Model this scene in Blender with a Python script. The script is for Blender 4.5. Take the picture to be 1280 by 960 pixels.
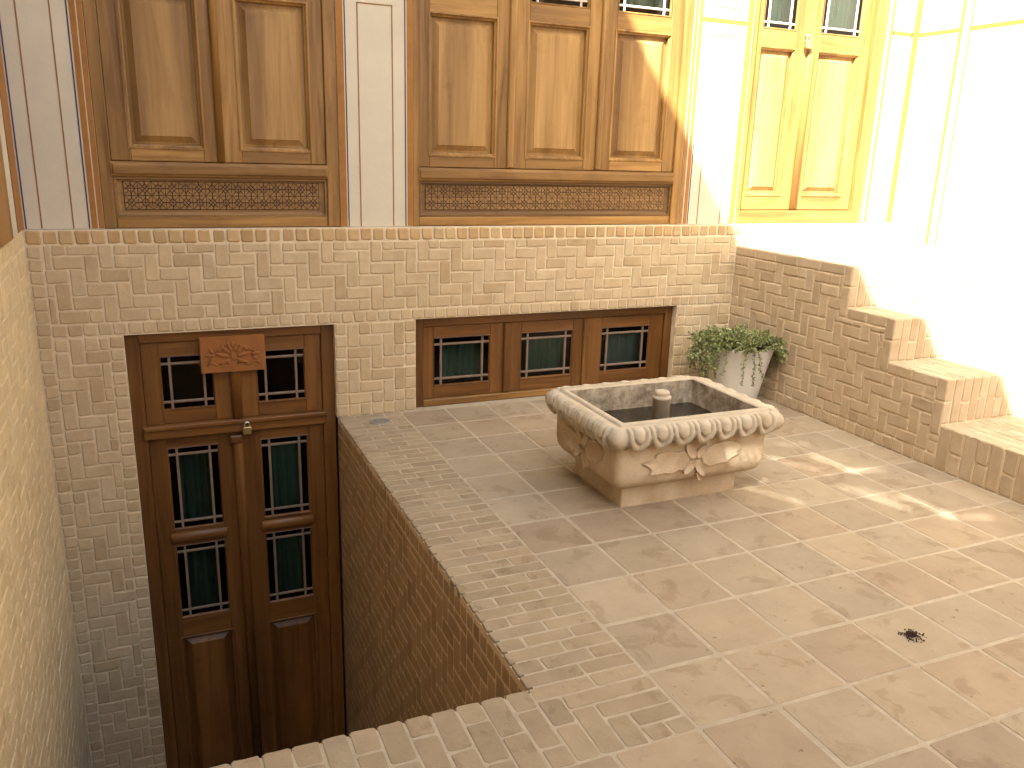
import bpy, bmesh, math, random
from mathutils import Vector, Matrix
random.seed(7)
for o in list(bpy.data.objects): bpy.data.objects.remove(o)
SC = bpy.context.scene
COL = SC.collection
K = 0.25 / 0.30          # everything below is laid out with a 0.30 floor tile, real tiles are 0.25 m

# ------------------------------------------------------------------ camera
CAM = Vector((-0.99285, -5.05803, 1.66845))
YAW, PITCH, ROLL, FPX = 0.4104, -0.2734, 0.0297, 1036.83
cf = Vector((math.sin(YAW)*math.cos(PITCH), math.cos(YAW)*math.cos(PITCH), math.sin(PITCH)))
cr = Vector((math.cos(YAW), -math.sin(YAW), 0)); cu = cr.cross(cf)
cr, cu = cr*math.cos(ROLL)+cu*math.sin(ROLL), cu*math.cos(ROLL)-cr*math.sin(ROLL)
cd = bpy.data.cameras.new('camera'); cam = bpy.data.objects.new('camera', cd); COL.objects.link(cam)
cd.sensor_width = 36; cd.lens = 36*FPX/1280; cd.clip_start = 0.05; cd.clip_end = 500
M = Matrix((cr, cu, -cf)).transposed().to_4x4(); M.translation = CAM*K
cam.matrix_world = M
SC.camera = cam
def P(w):
    v = Vector(w)-CAM; k = v.dot(cf)
    if k < .1: return None
    return (640+FPX*v.dot(cr)/k, 480-FPX*v.dot(cu)/k)

# ------------------------------------------------------------------ sky, sun, exposure
SUN = Vector((1, 1, -1.42)).normalized()
elev = math.asin(-SUN.z); azim = math.atan2(-SUN.x, -SUN.y)
W = bpy.data.worlds.new('World'); SC.world = W; W.use_nodes = True
nt = W.node_tree; nt.nodes.clear()
sky = nt.nodes.new('ShaderNodeTexSky'); sky.sky_type = 'NISHITA'; sky.sun_disc = False
sky.sun_elevation = elev; sky.sun_rotation = azim % (2*math.pi)
sky.air_density = 1.0; sky.dust_density = 7.0; sky.ozone_density = 0.0
bg = nt.nodes.new('ShaderNodeBackground'); bg.inputs['Strength'].default_value = 0.08
wo = nt.nodes.new('ShaderNodeOutputWorld')
nt.links.new(sky.outputs[0], bg.inputs[0]); nt.links.new(bg.outputs[0], wo.inputs[0])
sd = bpy.data.lights.new('sun', 'SUN'); sd.energy = 5.0; sd.angle = math.radians(0.53); sd.color = (1, .95, .86)
sun = bpy.data.objects.new('sun', sd); COL.objects.link(sun)
sun.rotation_euler = SUN.to_track_quat('-Z', 'Y').to_euler(); sun.location = (-6, -6, 12)
SC.view_settings.view_transform = 'Standard'; SC.view_settings.look = 'None'
SC.view_settings.gamma = 1; SC.view_settings.exposure = 2.88
SC.view_settings.use_curve_mapping = False
SC.view_settings.use_white_balance = True
SC.view_settings.white_balance_temperature = 6020
SC.view_settings.white_balance_tint = 2
SC.render.engine = 'CYCLES'
SC.cycles.max_bounces = 10; SC.cycles.diffuse_bounces = 6
SC.cycles.use_denoising = True

# ------------------------------------------------------------------ materials
MATS = {}
def new_mat(name):
    m = bpy.data.materials.new(name); m.use_nodes = True
    n = m.node_tree; n.nodes.clear(); MATS[name] = m
    out = n.nodes.new('ShaderNodeOutputMaterial'); b = n.nodes.new('ShaderNodeBsdfPrincipled')
    n.links.new(b.outputs[0], out.inputs[0])
    return m, n, b
def vec(n, stretch):
    tc = n.nodes.new('ShaderNodeTexCoord'); oi = n.nodes.new('ShaderNodeObjectInfo')
    mu = n.nodes.new('ShaderNodeMath'); mu.operation = 'MULTIPLY'; mu.inputs[1].default_value = 43.0
    n.links.new(oi.outputs['Random'], mu.inputs[0])
    ad = n.nodes.new('ShaderNodeVectorMath'); ad.operation = 'ADD'
    n.links.new(tc.outputs['Object'], ad.inputs[0]); n.links.new(mu.outputs[0], ad.inputs[1])
    sc = n.nodes.new('ShaderNodeVectorMath'); sc.operation = 'MULTIPLY'; sc.inputs[1].default_value = stretch
    n.links.new(ad.outputs[0], sc.inputs[0])
    return sc.outputs[0], oi
def noise(n, v, scale, detail=6, rough=.6, dist=0.0):
    t = n.nodes.new('ShaderNodeTexNoise'); t.inputs['Scale'].default_value = scale
    t.inputs['Detail'].default_value = detail; t.inputs['Roughness'].default_value = rough
    t.inputs['Distortion'].default_value = dist
    n.links.new(v, t.inputs['Vector']); return t.outputs['Fac']
def ramp(n, fac, stops):
    r = n.nodes.new('ShaderNodeValToRGB'); e = r.color_ramp.elements
    while len(e) < len(stops): e.new(0.5)
    for k, (p, c) in enumerate(stops):
        e[k].position = p; e[k].color = (*c, 1) if not isinstance(c, (int, float)) else (c, c, c, 1)
    n.links.new(fac, r.inputs[0]); return r.outputs[0]
def mix(n, a, b, fac, mode='MULTIPLY'):
    x = n.nodes.new('ShaderNodeMix'); x.data_type = 'RGBA'; x.blend_type = mode
    if isinstance(fac, float): x.inputs[0].default_value = fac
    else: n.links.new(fac, x.inputs[0])
    for s, val in ((6, a), (7, b)):
        if isinstance(val, tuple): x.inputs[s].default_value = (*val, 1)
        else: n.links.new(val, x.inputs[s])
    return x.outputs[2]
def island(n, oi):
    g = n.nodes.new('ShaderNodeNewGeometry')
    a = n.nodes.new('ShaderNodeMath'); a.operation = 'MULTIPLY_ADD'; a.inputs[1].default_value = 17.31
    n.links.new(oi.outputs['Random'], a.inputs[0])
    b = n.nodes.new('ShaderNodeMath'); b.operation = 'MULTIPLY'; b.inputs[1].default_value = 13.77
    n.links.new(g.outputs['Random Per Island'], b.inputs[0]); n.links.new(b.outputs[0], a.inputs[2])
    f = n.nodes.new('ShaderNodeMath'); f.operation = 'FRACT'; n.links.new(a.outputs[0], f.inputs[0])
    return f.outputs[0]
def bump(n, b, h, strength, dist=.01):
    u = n.nodes.new('ShaderNodeBump'); u.inputs['Strength'].default_value = strength
    u.inputs['Distance'].default_value = dist
    n.links.new(h, u.inputs['Height']); n.links.new(u.outputs[0], b.inputs['Normal'])
def masonry(name, lo, hi, tones, scale=14, stain=(.72, .64, .55), stain_scale=5, stain_lo=.56, stain_hi=.72,
            bumps=.35, bscale=70, rough=.9, stretch=(1, 1, 1), stain_amt=.6, specks=0.0):
    m, n, b = new_mat(name); v, oi = vec(n, stretch)
    c = ramp(n, noise(n, v, scale, 8, .65), [(.3, lo), (.7, hi)])
    if tones: c = mix(n, c, ramp(n, island(n, oi), tones), 1.0)
    st = ramp(n, noise(n, v, stain_scale, 6, .6, .6), [(stain_lo, (1, 1, 1)), (stain_hi, stain)])
    c = mix(n, c, st, stain_amt)
    if specks: c = mix(n, c, ramp(n, noise(n, v, 38, 3, .5), [(.70, (1, 1, 1)), (.76, (.45, .38, .32))]), specks)
    n.links.new(c, b.inputs['Base Color']); b.inputs['Roughness'].default_value = rough
    b.inputs['Specular IOR Level'].default_value = .25
    h = noise(n, v, bscale, 8, .7); bump(n, b, h, bumps, .008)
    return m
def tones(*c): return [(i/(len(c)-1), k) for i, k in enumerate(c)]
masonry('brick', (.42, .322, .198), (.50, .395, .256), tones((1, 1, 1), (.93, .91, .87), (1.06, 1.04, 1.0), (.97, .95, .92), (.85, .80, .72), (1.05, 1.04, 1.03), (.98, .94, .90), (1.02, 1.02, 1.02)), stain_amt=.35)
masonry('coping_brick', (.40, .285, .15), (.48, .35, .20), tones((1, 1, 1), (.8, .76, .66), (1.1, 1.1, 1.06), (.94, .84, .74), (1.05, 1.02, .98), (.80, .73, .63), (.98, .89, .79), (.9, .88, .78)))
masonry('side_brick', (.50, .395, .24), (.58, .47, .30), tones((1, 1, 1), (.94, .93, .9), (1.06, 1.05, 1.03), (.97, .95, .92)), bumps=.25)
masonry('stair_brick', (.375, .29, .192), (.455, .36, .25), tones((1, 1, 1), (.88, .85, .8), (1.06, 1.04, 1.0), (.93, .89, .84), (1.08, 1.07, 1.06), (.97, .94, .9)), stain_amt=.4)
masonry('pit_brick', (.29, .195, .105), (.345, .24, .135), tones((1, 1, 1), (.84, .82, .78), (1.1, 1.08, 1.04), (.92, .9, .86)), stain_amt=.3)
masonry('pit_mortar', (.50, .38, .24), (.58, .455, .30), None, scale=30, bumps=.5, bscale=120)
masonry('mortar', (.56, .455, .305), (.66, .55, .385), None, scale=30, bumps=.5, bscale=120)
masonry('floor_mortar', (.32, .26, .182), (.415, .342, .245), None, scale=20, bumps=.6, bscale=90)
masonry('tile', (.265, .207, .140), (.325, .258, .178), tones((1, 1, 1), (.9, .88, .86), (1.08, 1.07, 1.02), (.94, .89, .84), (1.1, 1.1, 1.08), (.86, .82, .80), (1.02, .96, .90), (1.10, 1.09, 1.05), (.88, .86, .82)),
        scale=7, stain=(.70, .64, .58), stain_scale=7.5, stain_lo=.55, stain_hi=.62, bumps=.25, bscale=45, rough=.75, stain_amt=.55, specks=.8)
masonry('edging_brick', (.245, .188, .122), (.31, .243, .160), tones((1, 1, 1), (.88, .86, .82), (1.1, 1.08, 1.04), (.95, .92, .88), (1.04, 1.02, .98)),
        scale=12, stain=(.72, .66, .6), stain_scale=9, stain_lo=.57, stain_hi=.64, rough=.8, specks=.6)
masonry('sandstone', (.41, .318, .212), (.51, .408, .285), None, scale=7, stain=(.70, .60, .48), stain_scale=4.5, stain_lo=.42, stain_hi=.68, bumps=.5, bscale=55, rough=.85, stain_amt=.8)
masonry('sandstone_rim', (.36, .295, .21), (.465, .39, .285), None, scale=11, stain=(.82, .74, .62), stain_scale=5, bumps=.3, bscale=70, rough=.85)
masonry('limescale', (.17, .13, .09), (.50, .42, .31), None, scale=26, stain=(.30, .23, .16), stain_scale=8, stain_lo=.46, stain_hi=.62, bumps=.8, bscale=50)
masonry('plaster', (.475, .422, .328), (.535, .477, .375), None, scale=4, stain=(.93, .91, .88), stain_scale=2, bumps=.12, bscale=40)
masonry('outer_plaster', (.60, .52, .40), (.68, .60, .47), None, scale=3, bumps=.2, bscale=30)
masonry('pot', (.56, .52, .455), (.63, .59, .525), None, scale=5, stain=(.86, .83, .78), stain_scale=4, bumps=.06, rough=.55)
masonry('orange_paint', (.245, .105, .022), (.31, .138, .032), None, scale=9, stain=(.8, .7, .6), stain_scale=7, bumps=.1, rough=.7)
masonry('brown_paint', (.20, .10, .04), (.27, .14, .06), None, bumps=.1)
masonry('blue_paint', (.04, .035, .075), (.06, .05, .10), None, bumps=.1)
masonry('terracotta_wood', (.215, .082, .022), (.28, .112, .032), None, scale=12, stain=(.7, .6, .5), stain_scale=9, bumps=.2, rough=.6)
masonry('soil', (.025, .014, .009), (.075, .042, .026), tones((1, 1, 1), (.5, .5, .5), (1.5, 1.3, 1.1)), scale=60, bumps=.8)
masonry('room_plaster', (.10, .08, .06), (.13, .10, .08), None, bumps=.1)
masonry('pit_paving', (.20, .15, .10), (.26, .20, .13), None, bumps=.3)

def wood(name, dark, mid, light, axis, rough=.5, tone=.25):
    m, n, b = new_mat(name)
    st = [26, 26, 26]; st[axis] = 1.6
    v, oi = vec(n, tuple(st))
    g = noise(n, v, 1.0, 7, .62, .8)
    c = ramp(n, g, [(.28, dark), (.5, mid), (.72, light)])
    st2 = [5.5, 5.5, 5.5]; st2[axis] = .35
    v2, _ = vec(n, tuple(st2))
    c = mix(n, c, ramp(n, noise(n, v2, 1.0, 2, .5), [(.38, (1-tone*1.3, 1-tone*1.5, 1-tone*1.7)), (.62, (1.08, 1.06, 1.03))]), 1.0)
    v3, _ = vec(n, (1, 1, 1))
    c = mix(n, c, ramp(n, noise(n, v3, 6, 5, .6, .5), [(.56, (1, 1, 1)), (.75, (.72, .66, .6))]), .7)
    n.links.new(c, b.inputs['Base Color']); b.inputs['Roughness'].default_value = rough
    b.inputs['Specular IOR Level'].default_value = .4
    v4, _ = vec(n, tuple(x*3 for x in st)); bump(n, b, noise(n, v4, 1.0, 4, .7), .12, .004)
    return m
WD, WM, WL = (.150, .070, .016), (.258, .138, .035), (.35, .20, .060)
wood('wood_v', WD, WM, WL, 2); wood('wood_h', WD, WM, WL, 0)
wood('panel_v', (.215, .115, .034), (.29, .167, .054), (.355, .215, .076), 2, tone=.3)
BD, BM, BL = (.085, .034, .007), (.14, .060, .013), (.19, .086, .021)
wood('bwood_v', BD, BM, BL, 2, rough=.42); wood('bwood_h', BD, BM, BL, 0, rough=.42)
wood('carved_v', (.14, .072, .023), (.205, .115, .039), (.26, .15, .055), 0, rough=.6)
def plain(name, col, rough=.6, metal=0.0):
    m, n, b = new_mat(name); b.inputs['Base Color'].default_value = (*col, 1)
    b.inputs['Roughness'].default_value = rough; b.inputs['Metallic'].default_value = metal
    v, oi = vec(n, (1, 1, 1)); c = ramp(n, noise(n, v, 25, 5), [(.3, tuple(x*.8 for x in col)), (.7, tuple(min(1, x*1.15) for x in col))])
    n.links.new(c, b.inputs['Base Color'])
    return m
plain('muntin', (.18, .125, .085), .6)
plain('muntin_light', (.50, .42, .36), .6)
plain('groove', (.035, .014, .007), .8)
plain('brass', (.55, .42, .2), .35, .9); plain('steel', (.62, .60, .56), .3, 1.0); plain('drain_metal', (.30, .27, .23), .55, .6)
plain('water', (.016, .012, .007), .25)
plain('stem', (.10, .085, .04), .7)
def cloth(name, col):
    m, n, b = new_mat(name); v, oi = vec(n, (60, 60, 1.2))
    c = ramp(n, noise(n, v, 1.0, 3), [(.3, tuple(x*.55 for x in col)), (.7, col)])
    n.links.new(c, b.inputs['Base Color']); b.inputs['Roughness'].default_value = .85
cloth('green_cloth', (.03, .072, .055)); cloth('grey_cloth', (.22, .30, .25)); cloth('slate_cloth', (.05, .08, .085))
def glass(name, tint, refl=.9):
    m = bpy.data.materials.new(name); m.use_nodes = True; n = m.node_tree; n.nodes.clear(); MATS[name] = m
    out = n.nodes.new('ShaderNodeOutputMaterial'); mx = n.nodes.new('ShaderNodeMixShader')
    tr = n.nodes.new('ShaderNodeBsdfTransparent'); tr.inputs[0].default_value = (*tint, 1)
    gl = n.nodes.new('ShaderNodeBsdfGlossy'); gl.inputs['Roughness'].default_value = .04
    fr = n.nodes.new('ShaderNodeFresnel'); fr.inputs[0].default_value = 1.35
    n.links.new(fr.outputs[0], mx.inputs[0]); n.links.new(tr.outputs[0], mx.inputs[1]); n.links.new(gl.outputs[0], mx.inputs[2])
    n.links.new(mx.outputs[0], out.inputs[0])
glass('glass', (.85, .90, .87)); glass('dark_glass', (.16, .05, .05))
def leafmat():
    m, n, b = new_mat('leaf'); v, oi = vec(n, (1, 1, 1))
    c = ramp(n, island(n, oi), [(0, (.08, .095, .025)), (.35, (.15, .17, .05)), (.7, (.225, .245, .08)), (1, (.34, .35, .15))])
    n.links.new(c, b.inputs['Base Color']); b.inputs['Roughness'].default_value = .45
    b.inputs['Subsurface Weight'].default_value = 0.0
leafmat()

# ------------------------------------------------------------------ mesh helpers
class MB:
    def __init__(s): s.v = []; s.f = []; s.m = []; s.sm = []
    def face(s, idx, m=0, smooth=False): s.f.append(tuple(idx)); s.m.append(m); s.sm.append(smooth)
    def box(s, x0, x1, y0, y1, z0, z1, m=0):
        b = len(s.v)
        s.v += [(x, y, z) for z in (z0, z1) for y in (y0, y1) for x in (x0, x1)]
        for q in ((0, 2, 3, 1), (4, 5, 7, 6), (0, 1, 5, 4), (2, 6, 7, 3), (0, 4, 6, 2), (1, 3, 7, 5)): s.face([b+k for k in q], m)
    def rings(s, rs, m=0, cap0=False, cap1=True, smooth=False):
        n = len(rs[0]); b = len(s.v)
        for r in rs: s.v += [tuple(p) for p in r]
        for k in range(len(rs)-1):
            for i in range(n):
                j = (i+1) % n
                s.face((b+k*n+i, b+k*n+j, b+(k+1)*n+j, b+(k+1)*n+i), m, smooth)
        if cap0: s.face([b+i for i in reversed(range(n))], m)
        if cap1: s.face([b+(len(rs)-1)*n+i for i in range(n)], m)
    def loft(s, x0, x1, z0, z1, prof, m=0, cap=True):
        # rectangle in the XZ plane facing -y, prof = [(inset, y), ...]
        s.rings([[(x0+i, y, z0+i), (x1-i, y, z0+i), (x1-i, y, z1-i), (x0+i, y, z1-i)] for i, y in prof], m, False, cap)
    def member(s, x0, x1, z0, z1, yf, yb, m=0, b=.004):
        s.loft(x0, x1, z0, z1, [(0, yb), (0, yf+b), (b, yf)], m)
    def tube(s, pts, r, n=8, m=0, smooth=True, caps=True):
        rs = []
        for k, p in enumerate(pts):
            p = Vector(p); a = Vector(pts[max(0, k-1)]); c = Vector(pts[min(len(pts)-1, k+1)])
            t = (c-a).normalized(); u = t.cross(Vector((0, 0, 1)))
            if u.length < .05: u = t.cross(Vector((0, 1, 0)))
            u.normalize(); w = t.cross(u)
            rr = r[k] if isinstance(r, (list, tuple)) else r
            rs.append([p+u*rr*math.cos(2*math.pi*i/n)+w*rr*math.sin(2*math.pi*i/n) for i in range(n)])
        s.rings(rs, m, caps, caps, smooth)
    def build(s, name, mats, parent=None, kind=None):
        me = bpy.data.meshes.new(name); me.from_pydata(s.v, [], s.f)
        for k in (mats if isinstance(mats, (list, tuple)) else [mats]): me.materials.append(MATS[k])
        me.polygons.foreach_set('material_index', s.m); me.polygons.foreach_set('use_smooth', s.sm)
        bm = bmesh.new(); bm.from_mesh(me); bmesh.ops.recalc_face_normals(bm, faces=bm.faces); bm.to_mesh(me); bm.free()
        o = bpy.data.objects.new(name, me); COL.objects.link(o)
        if parent: o.parent = parent
        if kind: o['kind'] = kind
        return o
def tag(o, label=None, cat=None, group=None, kind=None):
    if label: o['label'] = label
    if cat: o['category'] = cat
    if group: o['group'] = group
    if kind: o['kind'] = kind
    return o
def empty(name, loc, label, cat, group=None):
    o = bpy.data.objects.new(name, None); COL.objects.link(o); o.empty_display_size = .05
    return tag(o, label, cat, group)

# ---- bricks: shared meshes, one object each
BC = {}
def brick_geo(w, h, t, bev, rnd, tilt=.015):
    def J(a): return rnd.uniform(-a, a)
    c = min(min(w, h)*.09, .007); j = .0022
    def per(i):
        a, b = w/2-i, h/2-i; q = [(-a+c, -b), (0, -b), (a-c, -b), (a, -b+c), (a, b-c), (a-c, b), (0, b), (-a+c, b), (-a, b-c), (-a, -b+c)]
        return q
    js = [(J(j), J(j)) for _ in range(10)]
    o = [(x+p, y+q) for (x, y), (p, q) in zip(per(0), js)]
    n_ = [(x+p, y+q) for (x, y), (p, q) in zip(per(bev), js)]
    tx, ty = J(tilt), J(tilt)
    return [[(x, y, -t) for x, y in o], [(x, y, -bev*.8) for x, y in o], [(x, y, x*tx+y*ty) for x, y in n_]]
def brick_mesh(name, w, h, t, bev, mat, var, tilt):
    w = math.floor(w/.004)*.004; h = math.floor(h/.004)*.004
    key = (w, h, t, bev, mat, var)
    if key not in BC:
        b = MB(); b.rings(brick_geo(w, h, t, bev, random.Random(int(w*1e4)*7+int(h*1e4)*131+var), tilt))
        me = bpy.data.meshes.new(name); me.from_pydata(b.v, [], b.f); me.materials.append(MATS[mat]); BC[key] = me
    return BC[key]
class Face:                       # a plane carrying bricks: origin, u, v, n
    def __init__(s, o, u, v):
        s.o = Vector(o); s.u = Vector(u); s.v = Vector(v); s.n = s.u.cross(s.v)
    def at(s, a, b, c=0): return s.o+s.u*a+s.v*b+s.n*c
    def mat(s, a, b, c, rot=0):
        M = Matrix((s.u, s.v, s.n)).transposed().to_4x4(); M.translation = s.at(a, b, c)
        return M @ Matrix.Rotation(rot, 4, 'Z')
def area(face, r):
    ps = [P(face.at(a, b)) for a, b in ((r[0], r[2]), (r[1], r[2]), (r[1], r[3]), (r[0], r[3]))]
    if None in ps: return 0
    cx = sum(p[0] for p in ps)/4; cy = sum(p[1] for p in ps)/4
    if not (-10 < cx < 1290 and -10 < cy < 970): return 0
    if (CAM-face.at((r[0]+r[1])/2, (r[2]+r[3])/2)).dot(face.n) <= 0: return 0
    return abs(sum(ps[i][0]*ps[(i+1) % 4][1]-ps[(i+1) % 4][0]*ps[i][1] for i in range(4)))/2
def lay(parent, jobs, name, mat, gap=.006, t=.012, bev=.005, limit=300, dn=.0015, rot=.010, tilt=.008):
    """jobs: list of (face, (u0,u1,v0,v1)). the largest in view become objects, the rest one part"""
    jobs = [j for j in jobs if j[1][1]-j[1][0] > .018 and j[1][3]-j[1][2] > .018]
    jobs.sort(key=lambda j: -area(*j))
    rest = MB()
    for k, (fc, (a0, a1, b0, b1)) in enumerate(jobs):
        w = a1-a0-gap; h = b1-b0-gap
        if name == 'tile': w -= random.uniform(0, .006); h -= random.uniform(0, .006)
        c = random.uniform(-dn, dn); rt = random.uniform(-rot, rot)*(.3 if max(w, h) > .25 else 1)
        mt = fc.mat((a0+a1)/2+random.uniform(-.001, .001), (b0+b1)/2+random.uniform(-.001, .001), c, rt)
        if k < limit and area(fc, (a0, a1, b0, b1)) > 6:
            o = bpy.data.objects.new(name, brick_mesh(name, w, h, t, bev, mat, random.randrange(5), tilt))
            COL.objects.link(o); o.parent = parent; o.matrix_basis = mt
        else:
            rest.rings([[mt @ Vector(p) for p in r] for r in brick_geo(w, h, t, bev, random, tilt)])
    if rest.v: rest.build(name+'_field', mat, parent, 'stuff')
def herring(u0, u1, v0, v1, cell, mirror=False, ou=0, ov=0, inside=None):
    out = []
    for i in range(int((u0-ou)/cell)-3, int((u1-ou)/cell)+3):
        for j in range(int((v0-ov)/cell)-3, int((v1-ov)/cell)+3):
            ii = -i if mirror else i
            k = (ii-j) % 4
            if k == 0: r = (i, i+2, j, j+1) if not mirror else (i-1, i+1, j, j+1)
            elif k == 3: r = (i, i+1, j, j+2)
            else: continue
            r = (ou+r[0]*cell, ou+r[1]*cell, ov+r[2]*cell, ov+r[3]*cell)
            r = (max(r[0], u0), min(r[1], u1), max(r[2], v0), min(r[3], v1))
            if r[1]-r[0] < .02 or r[3]-r[2] < .02: continue
            if inside: r = inside(r)
            if r: out.append(r)
    return out
def row(u0, u1, v0, v1, w, along='u'):
    L = (u1-u0) if along == 'u' else (v1-v0); n = max(1, round(L/w)); out = []
    for k in range(n):
        if along == 'u': out.append((u0+L*k/n, u0+L*(k+1)/n, v0, v1))
        else: out.append((u0, u1, v0+L*k/n, v0+L*(k+1)/n))
    return out
def on(face, rs): return [(face, r) for r in rs]

# ------------------------------------------------------------------ levels
XL, XR, XW = -1.617, 2.994, 4.548      # left wall, stair side, right wall
H, PIT, YC, YE = 1.196, -2.62, -2.968, -3.329
LAND, S2, S3, S4 = 1.04, .78, .52, .256
Y1, Y2, Y3, YP = -1.15, -1.53, -1.945, -3.5
FAR = -9.0
CE = .0752

# ------------------------------------------------------------------ terrace, pit floor
b = MB()
b.box(.022, XW, YC-.022, .15, PIT-.1, -.0016); b.box(XL, XW, FAR, YC-.022, PIT-.1, -.0016)
terrace = tag(b.build('terrace_floor', 'floor_mortar'), kind='structure')
b = MB(); b.box(XL-.1, 0, YC, .3, PIT-.2, PIT)
tag(b.build('sunken_floor', 'pit_paving'), kind='structure')
ground = Face((0, 0, 0), (1, 0, 0), (0, 1, 0))
GX, GY, TS = .409, -2.129, .3
tiles = []
for i in range(-8, 14):
    for j in range(-12, 9):
        x0, x1 = GX+i*TS, GX+(i+1)*TS; y0, y1 = GY+(j-1)*TS, GY+j*TS
        if y1 > .01: y1 = .0
        if y0 > -.05: continue
        if x0 < GX-.01 and y1 > YE+.01: continue
        x0, x1 = max(x0, XL+.01), min(x1, XW if y1 < YP else XR-.004)
        if x1-x0 < .05: continue
        tiles.append((x0, x1, y0, y1))
hole = (1.452, -3.185)
lay(terrace, on(ground, tiles), 'tile', 'tile', gap=.010, t=.02, bev=.0025, dn=.0006, rot=.006, tilt=.003)
ed = []
n = round(-YC/.0705); pw = -YC/n
for k in range(n):
    y1 = -k*pw; y0 = y1-pw
    cuts = (0, .205, .409) if k % 2 else (0, .112, .30, .409)
    jit = random.uniform(-.02, .02)
    cuts = [0]+[c+jit for c in cuts[1:-1]]+[.409]
    ed += [(cuts[q], cuts[q+1], y0, y1) for q in range(len(cuts)-1)]
# nested corner
pw2 = (YC-YE)/5; pw1 = .409/5
for k in range(5):
    ya, xa = YC-k*pw2, k*pw1
    if k == 0: ed += [(0, .22, ya-pw2, ya), (.22, .409, ya-pw2, ya), (0, pw1, ya-.2, ya-pw2), (0, pw1, YE, ya-.2)]
    else:
        ed.append((xa, .409, ya-pw2, ya))
        if ya-pw2-YE > .02: ed.append((xa, xa+pw1, YE, ya-pw2))
# front strip, bricks run towards the camera
k = 0; x = 0.0
while x > XL+.03:
    x0 = max(x-.083, XL+.008)
    c = (YC, YC-.18, YE) if k % 2 else (YC, YC-.095, YC-.27, YE)
    jit = random.uniform(-.012, .012)
    c = [c[0]]+[q+jit for q in c[1:-1]]+[c[-1]]
    ed += [(x0, x, c[q+1], c[q]) for q in range(len(c)-1)]
    x -= .083; k += 1
lay(terrace, on(ground, ed), 'edging_brick', 'edging_brick', gap=.0055, t=.034, bev=.003, dn=.0006, rot=.010, tilt=.004)

# ------------------------------------------------------------------ retaining wall of the pit
b = MB(); b.box(.0022, .0219, YC-.004, -.001, PIT, -.012); b.box(XL, .0219, YC-.0219, YC-.004, PIT, -.012)
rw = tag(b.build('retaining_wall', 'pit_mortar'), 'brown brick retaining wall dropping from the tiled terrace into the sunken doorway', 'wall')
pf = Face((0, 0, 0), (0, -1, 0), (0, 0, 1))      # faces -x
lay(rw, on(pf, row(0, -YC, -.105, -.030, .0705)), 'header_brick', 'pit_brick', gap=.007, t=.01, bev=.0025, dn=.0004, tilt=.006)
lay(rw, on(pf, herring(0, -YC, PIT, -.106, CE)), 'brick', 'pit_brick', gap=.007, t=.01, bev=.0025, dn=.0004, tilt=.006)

# ------------------------------------------------------------------ back brick wall
DX0, DX1, DZ = -1.19, .0, .605
WX0, WX1, WZ = .521, 2.516, .61
b = MB(); yb = .16
b.box(XL-.01, DX0, .006, yb, PIT, WZ); b.box(XL-.01, XW, .006, yb, WZ, H-.002)
b.box(DX1, WX0, .006, yb, -.0015, WZ); b.box(WX1, XW, .006, yb, -.0015, WZ)
b.box(DX0, DX1, .0065, yb, DZ, WZ)
bw = tag(b.build('brick_wall', 'mortar'), 'buff herringbone brick wall below the row of carved wooden doors', 'wall')
wf = Face((0, 0, 0), (1, 0, 0), (0, 0, 1))       # faces -y
lay(bw, on(wf, row(XL+.002, XR+.05, H-.082, H, .0775)), 'coping_brick', 'coping_brick', gap=.009, t=.05, bev=.007, dn=.003)
hd = row(XL+.075, XR-.003, WZ, WZ+.073, .0755)
hd += row(XL+.002, XL+.075, PIT, H-.082, .071, 'v')
hd += row(DX0-.075, DX0, PIT, DZ, .071, 'v') + row(DX1, DX1+.075, .078, WZ, .071, 'v')
hd += row(WX0-.075, WX0, .078, WZ, .071, 'v') + row(WX1, WX1+.075, .078, WZ, .071, 'v')
hd += row(DX1, WX0, .0, .078, .074) + row(WX1, XR-.003, .0, .078, .074)
lay(bw, on(wf, hd), 'header_brick', 'brick', limit=300)
hb = herring(XL+.075, XR-.003, WZ+.073, H-.082, CE, ou=-1.2, ov=WZ+.073)
hb += herring(XL+.075, DX0-.075, PIT, WZ, CE, ou=XL+.075)
hb += herring(DX1+.075, WX0-.075, .078, WZ, CE, ou=.075, ov=.078)
hb += herring(WX1+.075, XR-.003, .078, WZ, CE, ou=.03)
lay(bw, on(wf, hb), 'brick', 'brick')

# ------------------------------------------------------------------ left brick wall
b = MB(); b.box(XL-.2, XL-.004, FAR, .16, PIT, H-.002)
lw = tag(b.build('brick_wall', 'mortar'), 'long pale brick side wall running down into the shaded pit beside the basement door', 'wall')
lf = Face((XL, 0, 0), (0, 1, 0), (0, 0, 1))      # faces +x
lay(lw, on(lf, row(-4.4, -.004, H-.085, H, .0775)), 'coping_brick', 'side_brick', gap=.008, t=.05, bev=.006)
lay(lw, on(lf, herring(-3.4, -.004, PIT, H-.09, CE)), 'brick', 'side_brick', gap=.007, t=.008, bev=.004, dn=.001)

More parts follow.
